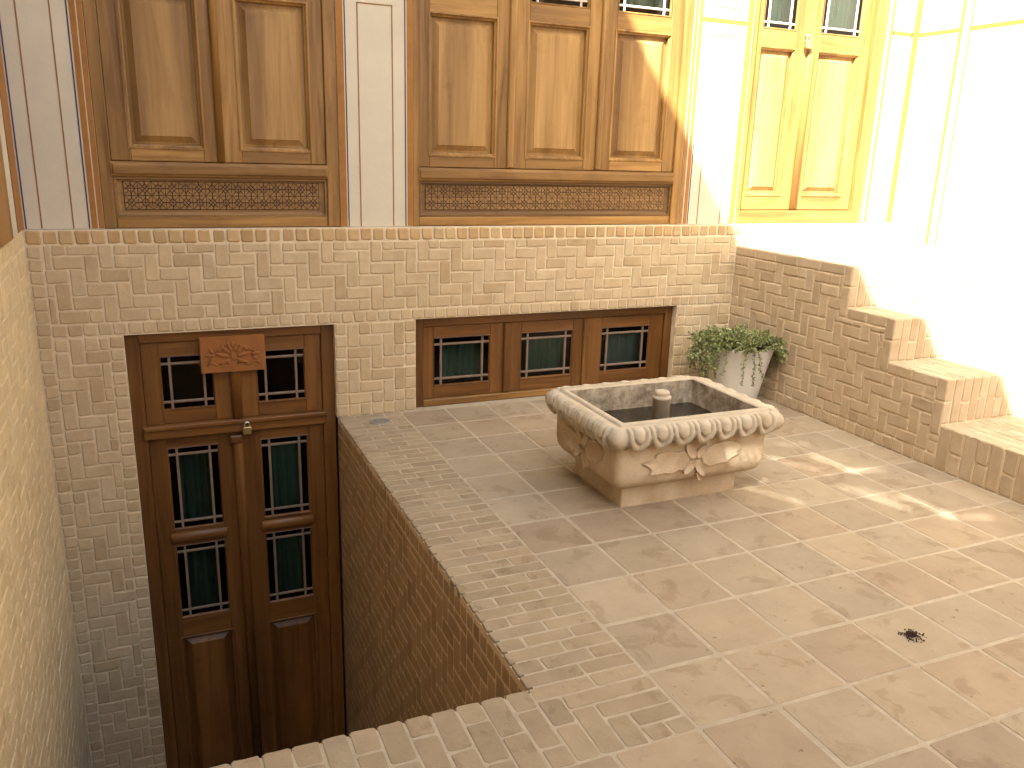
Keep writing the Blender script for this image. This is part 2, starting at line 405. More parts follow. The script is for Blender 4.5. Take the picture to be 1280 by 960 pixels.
# ------------------------------------------------------------------ staircase
b = MB()
g = .006
b.box(XR+g, XW-.002, Y1+g, -.001, -.02, LAND-g); b.box(XR+g, XW-.002, Y2+g, Y1+g, -.02, S2-g)
b.box(XR+g, XW-.002, Y3+g, Y2+g, -.02, S3-g); b.box(XR+g, XW-.002, YP+g, Y3+g, -.02, S4-g)
st = tag(b.build('staircase', 'mortar'), 'brick staircase of four steps climbing to the sunlit landing', 'stairs')
sf = Face((XR, 0, 0), (0, -1, 0), (0, 0, 1))     # side, faces -x; u = -y
steps = [(0, -Y1, LAND), (-Y1, -Y2, S2), (-Y2, -Y3, S3)]
def ztop(u):
    for a, c, z in steps:
        if u <= c: return z
    return S4
BRK = [0]
ZM = []
for a, c, z in steps:
    ZM += [(c-.066, z-.066), (c, ztop(c+.01)-.066)]
def allowed(r):
    a0, a1, b0, b1 = r; out = []; u = a0
    segs = [(e, z) for e, z in ZM if e > a0+.001]
    cur = None
    for e, z in segs:
        if u >= a1-.001: break
        e2 = min(e, a1); zz = min(b1, z)
        if cur and abs(cur[3]-zz) < .001: cur[1] = e2
        else:
            if cur: out.append(tuple(cur))
            cur = [u, e2, b0, zz]
        u = e2
    if cur: out.append(tuple(cur))
    return [q for q in out if q[1]-q[0] > .02 and q[3]-q[2] > .02]
sb = herring(.0, -Y3, .08, LAND, CE, mirror=True)
sb = [q for r in sb for q in allowed(r)]
side = []
for a, c, z in steps:
    side += row(a if a == 0 else a, c-.066, z-.066, z, .2)
    zn = ztop(c+.01)
    side += [(c-.066, c, z-.13, z), (c-.066, c, zn-.066 if z != LAND else zn-.066, z-.13)]
lay(st, on(sf, sb), 'brick', 'stair_brick')
hs = row(0, -Y3, 0, .08, .075)
lay(st, on(sf, hs), 'header_brick', 'stair_brick')
k = 0; u = -Y3
while u < -YP-.01:
    side += [(u, u+.08, 0, S4)] if k % 2 == 0 else [(u, u+.08, 0, .12), (u, u+.08, .12, S4)]
    u += .08; k += 1
lay(st, on(sf, side), 'side_brick', 'stair_brick')
ris = []; ncol = 23; cw = (XW-XR)/ncol
for (yy, z0, z1) in ((Y1, S2, LAND), (Y2, S3, S2), (Y3, S4, S3)):
    f = Face((0, yy, 0), (1, 0, 0), (0, 0, 1))
    for c in range(ncol):
        x0 = XR+c*cw; zm = z0+(z1-z0)*(.5 if c % 4 == 0 else .45 if c % 4 == 2 else 0)
        ris += [(f, (x0, x0+cw, z0, zm)), (f, (x0, x0+cw, zm, z1))] if zm > z0 else [(f, (x0, x0+cw, z0, z1))]
lay(st, ris, 'riser_brick', 'stair_brick', gap=.006)
trd = []
for (ya, yb_, z) in ((Y1, 0, LAND), (Y2, Y1, S2), (Y3, Y2, S3), (YP, Y3, S4)):
    f = Face((0, 0, z), (1, 0, 0), (0, 1, 0))
    for c in range(ncol):
        x0 = XR+c*cw; L = yb_-ya; m_ = max(1, round(L/.2)); off = (.5 if c % 2 else 0)
        cuts = [ya]+[ya+L*(q+off)/m_ for q in range(1 if off == 0 else 0, m_)]+[yb_]
        trd += [(f, (x0, x0+cw, cuts[q], cuts[q+1])) for q in range(len(cuts)-1)]
lay(st, trd, 'tread_brick', 'stair_brick', gap=.006)

# ------------------------------------------------------------------ painted plaster walls
YW = .05; ZT = 6.2
openings = [(-1.231, .066), (.52, 2.50), (2.99, 4.235)]
OT = 3.55
b = MB(); xs = [XL]+[q for o_ in openings for q in o_]+[XW]
for k in range(0, len(xs), 2): b.box(xs[k], xs[k+1], YW, .2, H, OT)
b.box(XL, XW, YW, .2, OT, ZT)
pw_ = tag(b.build('plaster_wall', 'plaster'), 'cream plaster wall with orange painted bands between the wooden doors', 'wall')
def stripe(parent, x0, x1, z0, z1, mat, y=YW, name='painted_stripe'):
    m = MB(); m.box(x0, x1, y-.0015, y+.001, z0, z1); return m.build(name, mat, parent)
def vline(x, mat, z0=H+.003, z1=OT-.05, w=.007): stripe(pw_, x-w/2, x+w/2, z0, z1, mat, YW, 'painted_line')
def band(x0, x1, z0=H+.003, z1=OT): stripe(pw_, x0, x1, z0, z1, 'orange_paint')
vline(-1.606, 'blue_paint'); vline(-1.532, 'brown_paint'); vline(-1.381, 'brown_paint'); vline(-1.304, 'blue_paint')
band(-1.293, -1.264); band(-1.258, -1.232)
band(.067, .106); vline(.116, 'blue_paint')
for x in (.19, .395): vline(x, 'brown_paint', z1=2.467)
stripe(pw_, .1865, .3985, 2.460, 2.467, 'brown_paint', name='painted_line')
for x in (.19, .395): vline(x, 'brown_paint', z0=2.62)
vline(.473, 'blue_paint'); band(.484, .519)
band(2.501, 2.525); band(2.535, 2.563)
stripe(pw_, 2.563, 2.937, 2.556, 2.585, 'orange_paint')
vline(2.573, 'blue_paint', z1=2.55); vline(2.927, 'blue_paint', z1=2.55)
for x in (2.655, 2.852):
    vline(x, 'brown_paint', z1=2.482); vline(x, 'brown_paint', z0=2.66)
stripe(pw_, 2.6515, 2.8555, 2.475, 2.482, 'brown_paint', name='painted_line')
stripe(pw_, 2.6515, 2.8555, 2.655, 2.662, 'brown_paint', name='painted_line')
band(2.937, 2.985)
band(4.258, 4.285); vline(4.295, 'brown_paint'); vline(4.485, 'brown_paint'); band(4.498, 4.547)
stripe(pw_, 4.285, 4.498, 2.60, 2.63, 'orange_paint')
# right wall
b = MB(); b.box(XW, XW+.2, -1.75, .2, -.05, 5.2)
rwall = tag(b.build('plaster_wall', 'plaster'), 'sunlit white plaster wall with thin yellow bands beside the landing', 'wall')
def rstripe(y0, y1, z0, z1, mat, name='painted_stripe'):
    m = MB(); m.box(XW-.0015, XW+.001, y0, y1, z0, z1); m.build(name, mat, rwall)
rstripe(.040, .0485, LAND+.02, 5.1, 'orange_paint')
rstripe(-.318, .040, 2.60, 2.63, 'orange_paint'); rstripe(-1.74, -.42, 2.60, 2.63, 'orange_paint')
rstripe(-.345, -.318, LAND+.02, 5.1, 'orange_paint'); rstripe(-.42, -.405, LAND+.02, 5.1, 'orange_paint')
rstripe(-.02, -.014, LAND+.02, 2.57, 'brown_paint', 'painted_line'); rstripe(-.30, -.294, LAND+.02, 2.57, 'brown_paint', 'painted_line')
b = MB(); b.box(XW+.02, XW+.2, FAR, -1.75, -.05, 5.2)
fac = tag(b.build('plaster_wall', 'outer_plaster'), 'tan plaster side facade with added wooden doors next to the sunlit plaster wall', 'wall')
for k in range(4):  # unseen doors, added so the sunlit facade bounces less light
    y1 = -2.0-k*1.7; q = MB(); q.box(XW-.02, XW+.03, y1-1.35, y1, .3, 4.4); e_ = q.build('wooden_door', 'wood_v')
    tag(e_, 'unseen wooden door added to the tan side facade to cut bounced light', 'door', 'added doors along the side facade')
    for (ya, yb2) in ((.08, .64), (.71, 1.27)):
        for (za, zb) in ((.5, 2.3), (2.5, 4.2)):
            q = MB(); q.box(XW-.032, XW-.018, y1-yb2, y1-ya, za, zb); q.build('panel', 'panel_v', e_)
# left upper wall: tall house whose straight roof edge shades the court
LT = 7.68
b = MB(); b.box(XL-.22, XL, FAR-4, .2, H+.001, 4.4); b.box(XL-4, XL-.22, FAR-4, .2, 4.3, 4.4)
def slab(y0, y1, z0, z1): b.box(XL-.01, XL, y0, y1, z0, z1)
DAPPLE_SLOTS = []   # small openings added to the unseen upper wall to throw sun dapples (y0, y1, z0, z1)
rs_ = random.Random(3)
for (xa, ya, xb, yb_, hw) in ((2.436, -1.329, 2.583, -1.391, .024), (2.166, -1.503, 2.244, -1.533, .028), (2.472, -1.553, 2.506, -1.834, .030), (2.501, -1.821, 2.683, -1.868, .030), (2.284, -1.991, 2.375, -2.314, .030),
        (2.36, -2.05, 2.44, -2.22, .026), (2.512, -2.205, 2.517, -2.446, .030), (2.498, -2.462, 2.688, -2.535, .029), (1.753, -1.755, 1.934, -1.765, .028), (1.784, -1.834, 1.918, -2.076, .026), (1.291, -.403, 1.317, -.585, .033), (2.25, -1.60, 2.33, -1.74, .024)):
    L = math.hypot(xb-xa, yb_-ya); n = max(2, int(L/.040)+1)
    for k in range(n):
        x = xa+(xb-xa)*k/(n-1)+rs_.uniform(-.006, .006); y = ya+(yb_-ya)*k/(n-1)
        t = x-XL; h_ = hw*rs_.uniform(.85, 1.15)*.66; DAPPLE_SLOTS.append((y-t-h_, y-t+h_, 1.42*t-h_, 1.42*t+h_))
ys = sorted({FAR-4, .2} | {q for s_ in DAPPLE_SLOTS for q in s_[:2]}); 
for a, c in zip(ys[:-1], ys[1:]):
    m_ = (a+c)/2; cuts = sorted([s_[2:] for s_ in DAPPLE_SLOTS if s_[0] < m_ < s_[1]]); z = 4.4
    for z0, z1 in cuts:
        if z0 > z: slab(a, c, z, z0)
        z = max(z, z1)
    slab(a, c, z, LT)
lh = tag(b.build('plaster_wall', 'plaster'), 'tall shaded plaster wall above the pale brick side wall', 'wall')
def lstripe(y0, y1, mat, name='painted_stripe', z1=4.0):
    m = MB(); m.box(XL-.001, XL+.0015, y0, y1, H+.003, z1); m.build(name, mat, lh)
lstripe(-.17, .047, 'orange_paint'); lstripe(-.188, -.176, 'blue_paint', 'painted_line')
m = MB(); m.box(XL-.05, XL+.012, -1.75, -.44, H+.002, 3.6); sdoor = tag(m.build('wooden_door', 'wood_v'), 'wooden door edge on the tall shaded wall above the pale brick side wall', 'door')
for a, c in ((-1.70, -1.12), (-1.07, -.49)):
    m = MB(); m.box(XL+.011, XL+.02, a, c, 1.6, 3.4); m.build('panel', 'panel_v', sdoor)
# wall behind the camera
b = MB(); b.box(XL-.3, XW+.3, FAR-.2, FAR, -.05, 3.0)
tag(b.build('plaster_wall', 'outer_plaster'), 'plain plaster wall closing the far end of the courtyard', 'wall')
# dark rooms behind the doors
b = MB()
for (z0, z1) in ((PIT-.05, 1.05), (1.12, 4.6)):
    b.box(XL-.1, XW+.1, 2.2, 2.3, z0, z1); b.box(XL-.1, XL, .2, 2.2, z0, z1); b.box(XW, XW+.1, .2, 2.2, z0, z1)
    b.box(XL-.1, XW+.1, .2, 2.3, z0-.05, z0); b.box(XL-.1, XW+.1, .2, 2.3, z1, z1+.05)
b.box(XL-.1, XW+.1, .165, .2, 1.0, 1.2)
tag(b.build('room_interior', 'room_plaster'), kind='structure')

# ------------------------------------------------------------------ joinery
def panes(parent, x0, x1, z0, z1, y, inset=.05, w=.016, bar='muntin', name='muntin', centre='glass'):
    """latticed light: four slim bars, one large pane and eight dark border panes"""
    xa, xb, za, zb = x0+inset, x1-inset, z0+inset*.85, z1-inset*.85
    def bx(a, c, d, e, nm, mt, yf, yb, bb=.003):
        m = MB(); m.member(a, c, d, e, yf, yb, 0, bb); return m.build(nm, mt, parent)
    for x in (xa, xb): bx(x-w/2, x+w/2, z0, z1, name, bar, y-.010, y+.006)
    for z in (za, zb): bx(x0, x1, z-w/2, z+w/2, name, bar, y-.0085, y+.005)
    X = (x0, xa, xb, x1); Z = (z0, za, zb, z1)
    for i in range(3):
        for j in range(3):
            m = MB(); m.box(X[i]+.001, X[i+1]-.001, y, y+.003, Z[j]+.001, Z[j+1]-.001)
            m.build('pane', centre if (i == 1 and j == 1) else 'dark_glass', parent)
def curtain(x0, x1, z0, z1, y, mat, label, waves=14, amp=.022):
    m = MB(); n = int((x1-x0)*110)
    for k in range(n+1):
        x = x0+(x1-x0)*k/n; ph = 2*math.pi*waves*(k/n)
        d = amp*math.sin(ph+.7*math.sin(ph*.37))+amp*.4*math.sin(ph*2.3)
        m.v += [(x, y+d, z0), (x, y+d*.8, (z0+z1)/2), (x, y+d*.6, z1)]
    for k in range(n):
        for q in range(2): m.face((3*k+q, 3*k+3+q, 3*k+4+q, 3*k+1+q), 0, True)
    tag(m.build('curtain', mat), label, 'curtain')
def leaf(parent, x0, x1, z0, z1, y, cells, mats, pmat, deep=.045, label=None):
    """door leaf: solid border with rectangular cells cut out; cells: (kind, xa, xb, za, zb)"""
    m = MB(); xa, xb = cells[0][1], cells[0][2]
    m.member(x0, xa, z0, z1, y, y+deep, 0); m.member(xb, x1, z0, z1, y, y+deep, 0)
    cs = sorted(cells, key=lambda c: c[3]); z = z0
    for c in cs:
        m.member(xa-.001, xb+.001, z, c[3], y+.001, y+deep, 1); z = c[4]
    m.member(xa-.001, xb+.001, z, z1, y+.001, y+deep, 1)
    lo = m.build('leaf', mats, parent)
    if label: lo['label'] = label
    for kind, a, c, d, e in cs:
        if kind == 'panel':
            q = MB(); q.loft(a-.012, c+.012, d-.012, e+.012, [(0, y+.002), (.003, y-.004), (.010, y-.004), (.016, y+.008), (.024, y+.012), (.026, y+.034)], 0, False)
            q.build('moulding', mats[0], lo)
            q = MB(); q.loft(a+.012, c-.012, d+.012, e-.012, [(0, y+.036), (.016, y+.034), (.046, y+.016), (.048, y+.012)], 0, True)
            q.build('panel', pmat, lo)
        else:
            q = MB(); q.loft(a-.004, c+.004, d-.004, e+.004, [(0, y-.001), (.004, y-.003), (.010, y+.006), (.012, y+.012)], 0, False)
            q.build('glazing_bead', mats[0], lo)
            panes(lo, a+.004, c-.004, d+.004, e-.004, y+.018, inset=kind[0], bar=kind[1], w=kind[2])
    return lo
def astragal(parent, x0, x1, z0, z1, y, d, mat, name='astragal'):
    m = MB(); n = 7; xm = (x0+x1)/2; r = (x1-x0)/2
    for z in (z0, z1-.03, z1):
        sc = 1 if z < z1 else .7
        m.v += [(xm-r*math.cos(math.pi*k/(n-1))*sc, y-d*sc*math.sin(math.pi*k/(n-1))**.6, z) for k in range(n)]
    for q in range(2):
        for k in range(n-1): m.face((q*n+k, q*n+k+1, q*n+n+k+1, q*n+n+k), 0, True)
    m.face(range(n)); m.face(range(2*n, 3*n))
    return m.build(name, mat, parent)
def girih(parent, x0, x1, z0, z1, y, cols, rows_=2):
    """carved star lattice: small raised fields separated by grooves"""
    m = MB(); cw, ch = (x1-x0)/cols, (z1-z0)/rows_
    def field(pts, g=.0026, h=.004):
        cx = sum(p[0] for p in pts)/len(pts); cz = sum(p[1] for p in pts)/len(pts)
        def ins(d): 
            out = []
            for p in pts:
                L = math.hypot(p[0]-cx, p[1]-cz); k = max(.1, 1-d*1.6/L); out.append((cx+(p[0]-cx)*k, cz+(p[1]-cz)*k))
            return out
        a, c = ins(g*.6), ins(g)
        m.rings([[(p[0], y, p[1]) for p in a], [(p[0], y-h, p[1]) for p in c]])
    for i in range(cols):
        for j in range(rows_):
            cx, cz = x0+(i+.5)*cw, z0+(j+.5)*ch
            ring = [(cx+cw/2*a, cz+ch/2*c) for a, c in ((1, 0), (1, 1), (0, 1), (-1, 1), (-1, 0), (-1, -1), (0, -1), (1, -1))]
            inn = [(cx+cw*(.30 if k % 2 == 0 else .22)*math.cos(k*math.pi/4), cz+ch*(.30 if k % 2 == 0 else .22)*math.sin(k*math.pi/4)) for k in range(8)]
            flip = (i+j) % 2
            for k in range(8):
                l = (k+1) % 8
                field([inn[k], ring[k], ring[l], inn[l]])
            for k in range(flip, 8, 2):
                field([(cx, cz), inn[k-1], inn[k], inn[(k+1) % 8]])
    return m.build('carved_lattice', 'carved_v', parent, 'stuff')
def frame(parent, x0, x1, z0, z1, xi0, xi1, zi1, y, yb, mats, head=True):
    m = MB(); m.member(x0, xi0, z0, z1, y, yb, 0); m.member(xi1, x1, z0, z1, y, yb, 0)
    if head: m.member(xi0-.001, xi1+.001, zi1, z1, y+.001, yb, 1)
    return m.build('frame', mats, parent)
VH = ['wood_v', 'wood_h']
def dado(parent, x0, x1, cols, yf):
    """sill moulding, carved frieze panel and bottom rail under a set of leaves"""
    m = MB(); m.loft(x0-.012, x1+.012, 1.475, 1.556, [(0, yf+.05), (0, yf-.006), (.004, yf-.012), (.012, yf-.014), (.02, yf-.022), (.03, yf-.022)])
    m.build('sill_rail', 'wood_h', parent)
    m = MB(); m.member(x0, x1, H+.001, 1.252, yf, yf+.05); m.build('bottom_rail', 'wood_h', parent)
    m = MB(); m.loft(x0, x1, 1.252, 1.475, [(0, yf+.02), (.0, yf+.004), (.012, yf+.002), (.016, yf+.018), (.03, yf+.022)], 0, True)
    fr = m.build('frieze_panel', 'carved_v', parent)
    m = MB(); m.box(x0+.045, x1-.045, yf+.0195, yf+.0225, 1.295, 1.452); m.build('carving_ground', 'groove', fr)
    girih(fr, x0+.047, x1-.047, 1.297, 1.450, yf+.0195, cols)
ZL = 3.42
GL = (.045, 'muntin_light', .014)
# -- first pair
d1 = empty('double_door', (0, 0, 0), 'wooden double door with carved frieze next to the tall side wall', 'door')
frame(d1, -1.230, .065, H+.001, OT, -1.168, -.008, ZL, .056, .16, VH)
dado(d1, -1.166, -.010, 15, .064)
GZ0, GZ1 = 2.565, 3.33
leaf(d1, -1.167, -.600, 1.559, ZL, .072, [('panel', -1.066, -.69, 1.634, 2.432), (GL, -1.06, -.70, GZ0, GZ1)], VH, 'panel_v')
leaf(d1, -.598, -.009, 1.559, ZL, .072, [('panel', -.486, -.098, 1.634, 2.432), (GL, -.476, -.108, GZ0, GZ1)], VH, 'panel_v')
astragal(d1, -.622, -.578, 1.562, ZL, .072, .024, 'wood_v')
# -- three leaves
d2 = empty('triple_door', (0, 0, 0), 'wooden three leaf door with long carved star frieze, partly in sunlight', 'door')
frame(d2, .521, 2.499, H+.001, OT, .560, 2.428, ZL, .056, .16, VH)
dado(d2, .563, 2.426, 22, .064)
for a, c, p0, p1 in ((.561, 1.156, .634, 1.067), (1.158, 1.803, 1.288, 1.71), (1.805, 2.427, 1.914, 2.334)):
    leaf(d2, a, c, 1.559, ZL, .072, [('panel', p0, p1, 1.634, 2.448), (GL, p0+.005, p1-.012, GZ0, GZ1)], VH, 'panel_v')
def cover(parent, x0, x1, z0, z1, y):
    m = MB(); m.loft(x0, x1, z0, z1, [(0, y+.01), (0, y-.012), (.006, y-.02), (.011, y-.022)]); m.build('cover_strip', 'wood_v', parent)
cover(d2, 1.150, 1.196, 1.561, ZL, .072); cover(d2, 1.797, 1.838, 1.561, ZL, .072)
# -- sunlit pair
d3 = empty('double_door', (0, 0, 0), 'padlocked wooden double door standing in full sun above the landing', 'door')
frame(d3, 2.991, 4.234, H+.001, OT, 3.036, 4.125, ZL, .052, .16, VH)
m = MB(); m.loft(3.030, 4.130, H-.06, 1.292, [(0, .16), (0, .062), (.004, .058)]); m.build('threshold', 'wood_h', d3)
leaf(d3, 3.037, 3.560, 1.296, ZL, .092, [('panel', 3.108, 3.415, 1.408, 2.435), (GL, 3.112, 3.405, GZ0, GZ1)], VH, 'panel_v')
leaf(d3, 3.562, 4.124, 1.296, ZL, .092, [('panel', 3.635, 4.020, 1.408, 2.435), (GL, 3.640, 4.014, GZ0, GZ1)], VH, 'panel_v')
astragal(d3, 3.525, 3.590, 1.30, 2.45, .092, .024, 'wood_v')
curtain(3.05, 4.1, 2.0, 3.4, .20, 'grey_cloth', 'grey green curtain behind the glass of the sunlit padlocked double door', 18)
curtain(.6, 2.4, 2.0, 3.4, .24, 'grey_cloth', 'pale curtain behind the upper panes of the three leaf door', 26)
curtain(-1.15, -.03, 2.0, 3.4, .24, 'grey_cloth', 'pale curtain behind the upper panes of the double door next to the side wall', 16)
# -- basement door
BVH = ['bwood_v', 'bwood_h']; YD = .055
bd = empty('basement_door', (0, 0, 0), 'tall dark brown glazed double door at the bottom of the sunken pit', 'door')
m = MB(); m.member(DX0, -1.116, PIT, DZ-.001, YD, .15, 0); m.member(-.078, DX1, PIT, DZ-.001, YD, .15, 0); m.member(-1.117, -.077, .54, DZ-.001, YD+.001, .15, 1)
m.build('frame', BVH, bd)
m = MB(); m.loft(-1.135, -.062, -.042, .036, [(0, .12), (0, YD-.018), (.003, YD-.021), (.028, YD-.021), (.030, YD-.017)]); m.loft(-1.13, -.067, .010, .0355, [(0, YD-.01), (0, YD-.026), (.004, YD-.030)]); m.build('transom_rail', 'bwood_h', bd)
GB = (.050, 'muntin', .015)
for a, c, p0, p1 in ((-1.115, -.598, -1.018, -.722), (-.597, -.079, -.474, -.18)):
    leaf(bd, a, c, .037, .539, YD+.018, [(GB, p0, p1, .122, .450)], BVH, 'bwood_v')
    lo = leaf(bd, a, c, PIT+.01, -.043, YD+.018, [(GB, p0, p1, -.655, -.12), (GB, p0, p1, -1.272, -.768), ('panel', p0-.01, p1+.01, PIT+.12, -1.42)], BVH, 'bwood_v')
    m = MB(); n = 8
    rs = []
    for x in (p0-.022, p0-.01, p1+.01, p1+.022):
        s_ = .75 if x in (p0-.022, p1+.022) else 1
        rs.append([(x, YD+.022-.026*s_*math.sin(math.pi*k/(n-1)), -.711-.036*s_*math.cos(math.pi*k/(n-1))) for k in range(n)])
    m.rings(rs, 0, True, True, True); m.build('glazing_rail', 'bwood_h', lo)
astragal(bd, -.632, -.566, .036, .50, YD+.018, .03, 'bwood_v', 'centre_post')
astragal(bd, -.640, -.578, PIT+.01, -.10, YD+.018, .03, 'bwood_v')
m = MB(); m.loft(-.652, -.582, -.118, -.066, [(0, YD+.02), (0, YD-.016), (.008, YD-.024)]); m.build('hasp_block', 'bwood_h', bd)
curtain(-.57, -.10, PIT+1.2, .0, .135, 'green_cloth', 'dark green curtain hanging behind the right leaf of the basement door', 7, .014)
curtain(-1.09, -.63, PIT+1.2, .0, .26, 'green_cloth', 'dark green curtain hanging behind the left leaf of the basement door', 7, .02)
# carved plaque
pq = empty('carved_plaque', (0, 0, 0), 'reddish carved wooden plaque fixed over the basement door', 'plaque')
m = MB(); m.loft(-.792, -.421, .343, .566, [(0, YD+.03), (0, YD-.028), (.003, YD-.032)])
m.build('board', 'terracotta_wood', pq)
def relief(m, pts, y, h, cz=None):
    cx = sum(p[0] for p in pts)/len(pts); cz = sum(p[1] for p in pts)/len(pts)
    def sc(k): return [(cx+(p[0]-cx)*k, cz+(p[1]-cz)*k) for p in pts]
    m.rings([[(p[0], y-d, p[1]) for p in sc(k)] for k, d in ((1, -.002), (.94, h*.75), (.7, h), (.2, h*.8))], 0, False, True, True)
def petal(cx, cz, ang, L, w, n=12):
    out = []
    for k in range(n):
        t = 2*math.pi*k/n; a = L/2*(1-math.cos(t)); c = w/2*math.sin(t)*(1.15-.35*a/L)
        out.append((cx+a*math.cos(ang)-c*math.sin(ang), cz+a*math.sin(ang)+c*math.cos(ang)))
    return out
m = MB(); cx, cz, yy = -.606, .450, YD-.032
for s in (-1, 1):
    for ang, L, w, ox, oz in ((.25, .085, .022, .02, -.01), (.75, .075, .022, .015, .01), (1.2, .06, .02, .008, .02), (-.35, .07, .02, .02, -.03), (.1, .06, .018, .10, .0), (.9, .04, .014, .11, .012), (-.8, .045, .014, .11, -.01), (2.4, .05, .014, .09, .02)):
        A = ang if s > 0 else math.pi-ang
        relief(m, petal(cx+s*ox, cz+oz, A, L, w), yy, .009)
    pts = [(cx+s*(.02+.13*k/9), yy-.002, cz-.055+.012*math.sin(k*1.1)) for k in range(10)]; m.tube(pts, .005, 5)
    pts = [(cx+s*(.02+.10*k/9), yy-.002, cz+.058-.045*(k/9)**2) for k in range(10)]; m.tube(pts, .005, 5)
relief(m, petal(cx, cz+.045, math.pi/2, .035, .022), yy, .006); relief(m, petal(cx, cz-.035, math.pi/2, .06, .03), yy, .006)
m.build('carving', 'terracotta_wood', pq)
# padlocks
def padlock(x, y, z, label, s=1.0):
    e = empty('padlock', (0, 0, 0), label, 'padlock')
    m = MB(); w, h, d = .024*s, .044*s, .011*s
    rs = []
    for yy_, k in ((y+d, .9), (y+d*.8, 1), (y-d*.8, 1), (y-d, .9)):
        rs.append([(x+w*k*a, yy_, z-h/2+h/2*k*c) for a, c in ((-.8, -1), (.8, -1), (1, -.75), (1, .75), (.8, 1), (-.8, 1), (-1, .75), (-1, -.75))])
    m.rings(rs, 0, True, True); m.build('body', 'brass', e)
    m = MB(); r = .014*s
    pts = [(x-r, y, z-.004)]+[(x-r*math.cos(math.pi*k/8), y, z+.014*s+r*1.1*math.sin(math.pi*k/8)) for k in range(9)]+[(x+r, y, z-.004)]
    m.tube(pts, .0042*s, 8); m.build('shackle', 'steel', e)
    m = MB(); m.tube([(x-.012*s, y+.03, z+.022*s), (x-.004*s, y-.006, z+.026*s), (x+.012*s, y+.03, z+.022*s)], .004*s, 6); m.build('staple', 'steel', e)
padlock(-.553, .018, -.010, 'small brass padlock hanging on the basement door under the carved plaque', 1.05)
padlock(3.500, .058, 2.505, 'bright steel and brass padlock on the sunlit double door above the landing', 1.25)
# -- basement window
bwn = empty('basement_window', (0, 0, 0), 'low wooden window with three square lattice sashes level with the terrace', 'window')
m = MB(); m.member(WX0, .585, .0, WZ-.001, YD, .15, 0); m.member(2.452, WX1, .0, WZ-.001, YD, .15, 0); m.member(.584, 2.453, .545, WZ-.001, YD+.001, .15, 1)
m.build('frame', BVH, bwn)
m = MB(); m.loft(.584, 2.453, .0, .046, [(0, .15), (0, YD-.004), (.006, YD-.01)]); m.build('sill', 'wood_h', bwn)
for a, c, p0, p1 in ((.586, 1.186, .664, 1.068), (1.188, 1.786, 1.298, 1.70), (1.788, 2.451, 1.932, 2.338)):
    leaf(bwn, a, c, .047, .544, YD+.016, [(GB, p0, p1, .132, .462)], BVH, 'bwood_v')
m = MB(); m.loft(1.164, 1.214, .05, .54, [(0, YD+.02), (0, YD+.002), (.006, YD-.006)]); m.build('cover_strip', 'bwood_v', bwn)
m = MB(); m.loft(1.775, 1.812, .05, .54, [(0, YD+.02), (0, YD+.002), (.006, YD-.006)]); m.build('cover_strip', 'bwood_v', bwn)
curtain(.62, 1.76, -.1, .56, .15, 'green_cloth', 'dark green curtain behind the left and middle sashes of the basement window', 22, .012)
curtain(1.82, 2.45, -.1, .56, .15, 'slate_cloth', 'slate blue curtain behind the sash of the basement window beside the planter', 10, .012)

# ------------------------------------------------------------------ stone fountain basin
ft = empty('fountain_basin', (0, 0, 0), 'square carved sandstone fountain basin standing on the tiled terrace', 'fountain')
def rrect(x0, x1, y0, y1, z, r, n=5):
    out = []
    for cx, cy, a in ((x1-r, y1-r, 0), (x0+r, y1-r, 90), (x0+r, y0+r, 180), (x1-r, y0+r, 270)):
        for k in range(n): t = math.radians(a+90*k/(n-1)); out.append((cx+r*math.cos(t), cy+r*math.sin(t), z))
    return out
BX0, BX1, BY0, BY1 = .925, 1.800, -1.915, -1.245
m = MB(); m.rings([rrect(1.013, 1.694, -1.83, -1.33, z, .012) for z in (0, .10)]+[rrect(1.02, 1.687, -1.823, -1.337, .13, .012)], 0, True, True)
m.build('base', 'sandstone', ft)
m = MB(); rs = []
for q, z in ((.075, .112), (.045, .118), (.022, .134), (.007, .16), (0, .20), (0, .29), (.0, .385)):
    rs.append(rrect(BX0+q, BX1-q, BY0+q, BY1-q, z, .035))
m.rings(rs, 0, True, False, True)
bowl = m.build('bowl', 'sandstone', ft)
RX0, RX1, RY0, RY1, RZ = .874, 1.866, -1.966, -1.188, .455
m = MB(); rs = []
for q, z in ((.060, .346), (.034, .348), (.014, .358), (.002, .380), (.0, .402), (.008, .427), (.028, .446), (.052, RZ-.004)):
    rs.append(rrect(RX0+q, RX1-q, RY0+q, RY1-q, z, .03))
for q, z in ((.056, RZ-.010), (.062, RZ-.010), (.064, RZ), (.096, RZ), (.100, RZ-.006)): rs.append(rrect(RX0+q, RX1-q, RY0+q, RY1-q, z, .012))
m.rings(rs, 0, False, False, True)
rim = m.build('rim', 'sandstone_rim', ft)
IX0, IX1, IY0, IY1 = RX0+.0995, RX1-.0995, RY0+.0995, RY1-.0995
m = MB(); m.rings([rrect(IX0, IX1, IY0, IY1, RZ-.005, .012), rrect(IX0+.012, IX1-.012, IY0+.012, IY1-.012, .24, .012)], 0, False, True)
liner = m.build('basin_lining', 'limescale', ft)

m = MB(); m.rings([rrect(IX0+.004, IX1-.004, IY0+.004, IY1-.004, z, .012) for z in (.30, .318)], 0, True, True)
tag(m.build('basin_water', 'water'), 'dark standing water in the carved stone fountain basin', 'water')
# water spout
m = MB(); cx, cy = 1.372, -1.577
prof = [(.046, .25), (.045, .452), (.049, .455), (.049, .468), (.041, .471), (.038, .478), (.041, .485), (.036, .495), (.020, .501), (.016, .496)]
m.rings([[(cx+r*math.cos(2*math.pi*k/20), cy+r*math.sin(2*math.pi*k/20), z) for k in range(20)] for r, z in prof], 0, True, True, True)
m.build('spout', 'sandstone_rim', ft)
